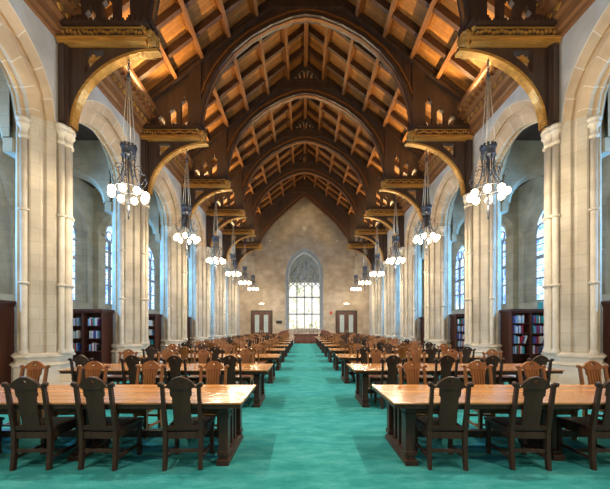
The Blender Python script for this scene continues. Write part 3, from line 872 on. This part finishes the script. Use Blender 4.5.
for s in (-1, 1):
    for k in (2, 3, 4, 5):
        rows = 4 if s < 0 else 5
        yf, u0, cw, zs, pitch = make_case(s, k, rows)
        if k not in (3, 4): continue
        for ci in range(2):
            if k == 4 and ci == 1: continue
            for ri, z in enumerate(zs):
                if ri == 0: continue
                u = u0 + ci*cw + .09; end = u0 + (ci+1)*cw - .07
                if s < 0: u += .10
                fill = rb.uniform(.6, .8)
                lim = u + (end-u)*fill
                if k == 4: lim = end
                nmr = ['lowest','second','third','fourth','fifth'][ri] if ri < rows-1 else 'top'
                lean = (s > 0 and ri == 2)
                while u < lim - .05:
                    col = rb.choice(PAL[s]); v = rb.randrange(6)
                    w_ = bookmesh.get((col,v), (None, .045))[1]
                    me, w_ = book_mesh(col, v)
                    tilt = (.28 if lean and u > u0+ci*cw+.3 else 0)
                    u += w_/2+.006 + (.03 if tilt else 0)
                    add_book(s, k, s*u, yf+.03, z+.002 + (.004 if tilt else 0), col, v, tilt, f'on the {nmr} shelf{" up" if nmr != "top" else ""} of the {SIDE[s]} bookcase {CASEW[k]}')
                    u += w_/2+.001
for i, (u, c) in enumerate(((9.72,'turquoise'),(9.79,'white'),(9.86,'pale blue'),(9.93,'white'))):
    me, w_ = book_mesh(c, i+1)
    o = bpy.data.objects.new('book', me); C.objects.link(o); o.location = (u, B*3-.8, 2.331)
    tag(o, f'{c} book standing on top of the right bookcase behind the nearest pier', 'book', 'books on top of the right bookcase')

# ------------------------------------------------------------------ desk at the end of the aisle
t = empty('reception_desk', (.13, 28.9, 0))
m = MB(); m.box(-1.15,1.15,0,.7,.012,.86)
for x in (-.75,0,.75): m.box(x-.3,x+.3,-.03,0,.15,.75)
m.build('desk_body', M['desk'], t)
MB().box(-1.22,1.22,-.08,.78,.86,.93).build('desk_top', M['desk'], t)
r = MB()
for x in (-1.15,-.75,-.38,0,.38,.75,1.15): r.tube([(x,.6,.93),(x,.6,1.42)], .02)
r.tube([(-1.15,.6,1.42),(1.15,.6,1.42)], .028); r.tube([(-1.15,.6,1.18),(1.15,.6,1.18)], .018)
r.build('railing', M['iron'], t)
tag(t, 'reddish wooden desk with a metal railing in front of the great window', 'desk')
for s in (-1, 1):
    t = empty('wooden_screen', (s*2.05, 28.8, 0))
    m = MB(); m.cols([(-.5,.012,1.0),(-.3,.012,1.15),(-.05,.012,1.25),(.5,.012,1.35)] if s < 0 else [(-.5,.012,1.35),(.05,.012,1.25),(.3,.012,1.15),(.5,.012,1.0)], 0, .06)
    m.build('panel', M['desk'], t)
    m = MB()
    for x in (-.5, .5): m.box(x-.05,x+.05,-.04,.1,.012,1.05)
    m.build('post', M['desk'], t)
    tag(t, f'low reddish wooden screen {SIDE[s]} of the desk below the great window', 'screen', 'low screens flanking the desk')

# ------------------------------------------------------------------ lights
for s in (-1, 1):
    for k in range(0, 8):      # added downlights, no fixtures, under the hammerbeam ends for carpet shadows
        l = bpy.data.lights.new('added_downlight', 'SPOT'); l.energy = 1650; l.color = (1, .88, .72); l.shadow_soft_size = .07
        l.spot_size = 1.3; l.spot_blend = .7
        lo = bpy.data.objects.new('added_downlight', l); C.objects.link(lo)
        lo.location = (s*4.3, B*k, 9.5); lo.rotation_euler = (0, s*.24, 0)
    for k in range(1, 7):
        l = bpy.data.lights.new('window_daylight', 'SPOT'); l.energy = 1900; l.color = (.15, .50, 1.0); l.shadow_soft_size = .03
        l.spot_size = 1.9; l.spot_blend = .6
        lo = bpy.data.objects.new('window_daylight', l); C.objects.link(lo)
        lo.location = (s*(UO+.2), B*k+2.2, 5.0); lo.rotation_euler = (0, s*PI/2, 0)
        if k == 1: continue
    for k in range(2, 8):
        # added for roof glow: uplighters on the hammerbeams, before and behind each screen
        for q, wh in ((-1, 'near'), (1, 'far')):
            if (k == 2 and q < 0) or (k == 7 and q > 0): continue
            y = (B*k if k < 7 else 30.95) + q*.27
            t = empty('added_uplighter', (s*5.7, y, 10.25))
            MB().box(-.05,.05,-.05,.05,0,.02).box(-.015,.015,-.015,.015,.02,.08).build('base', M['brass'], t)
            MB().box(-.12,.12,-.04,.04,.08,.11).box(-.12,.12,-q*.04,-q*.025,.08,.17).build('reflector', M['brass'], t)
            tag(t, f'small brass light added on the {wh} side of the {SIDE[s]} hammerbeam, truss {"nearest the camera" if k == 2 else ordn[k-1] + " from the camera"}', 'added_uplighter', 'added uplighters on the hammerbeams')
            l = bpy.data.lights.new('added_uplight', 'SPOT'); l.energy = 380 if q > 0 else 1250; l.color = (1, .74, .36); l.shadow_soft_size = .05
            l.spot_size = 1.75; l.spot_blend = .5
            lo = bpy.data.objects.new('added_uplight', l); C.objects.link(lo); lo.location = (s*5.6, y+q*.02, 10.42)
            d = Vector((-s*.12, q*1.0, 1.05)); lo.rotation_euler = d.to_track_quat('-Z','Y').to_euler()
w = bpy.data.worlds.new('world'); bpy.context.scene.world = w; w.use_nodes = True
w.node_tree.nodes['Background'].inputs[0].default_value = (1.0, .93, .82, 1)
w.node_tree.nodes['Background'].inputs[1].default_value = .33

# ------------------------------------------------------------------ camera
cam = bpy.data.cameras.new('camera'); co = bpy.data.objects.new('camera', cam); C.objects.link(co)
co.location = (-.16, 0, 1.6); co.rotation_euler = (PI/2, 0, 0)
cam.sensor_width = 36; cam.lens = 300/610*36
cam.shift_x = (305-303)/610; cam.shift_y = (327-244.5)/610
cam.clip_start = .05; cam.clip_end = 200
bpy.context.scene.camera = co
vs = bpy.context.scene.view_settings
vs.view_transform = 'Standard'; vs.look = 'None'; vs.exposure = 0.0; vs.gamma = 1; vs.use_curve_mapping = False
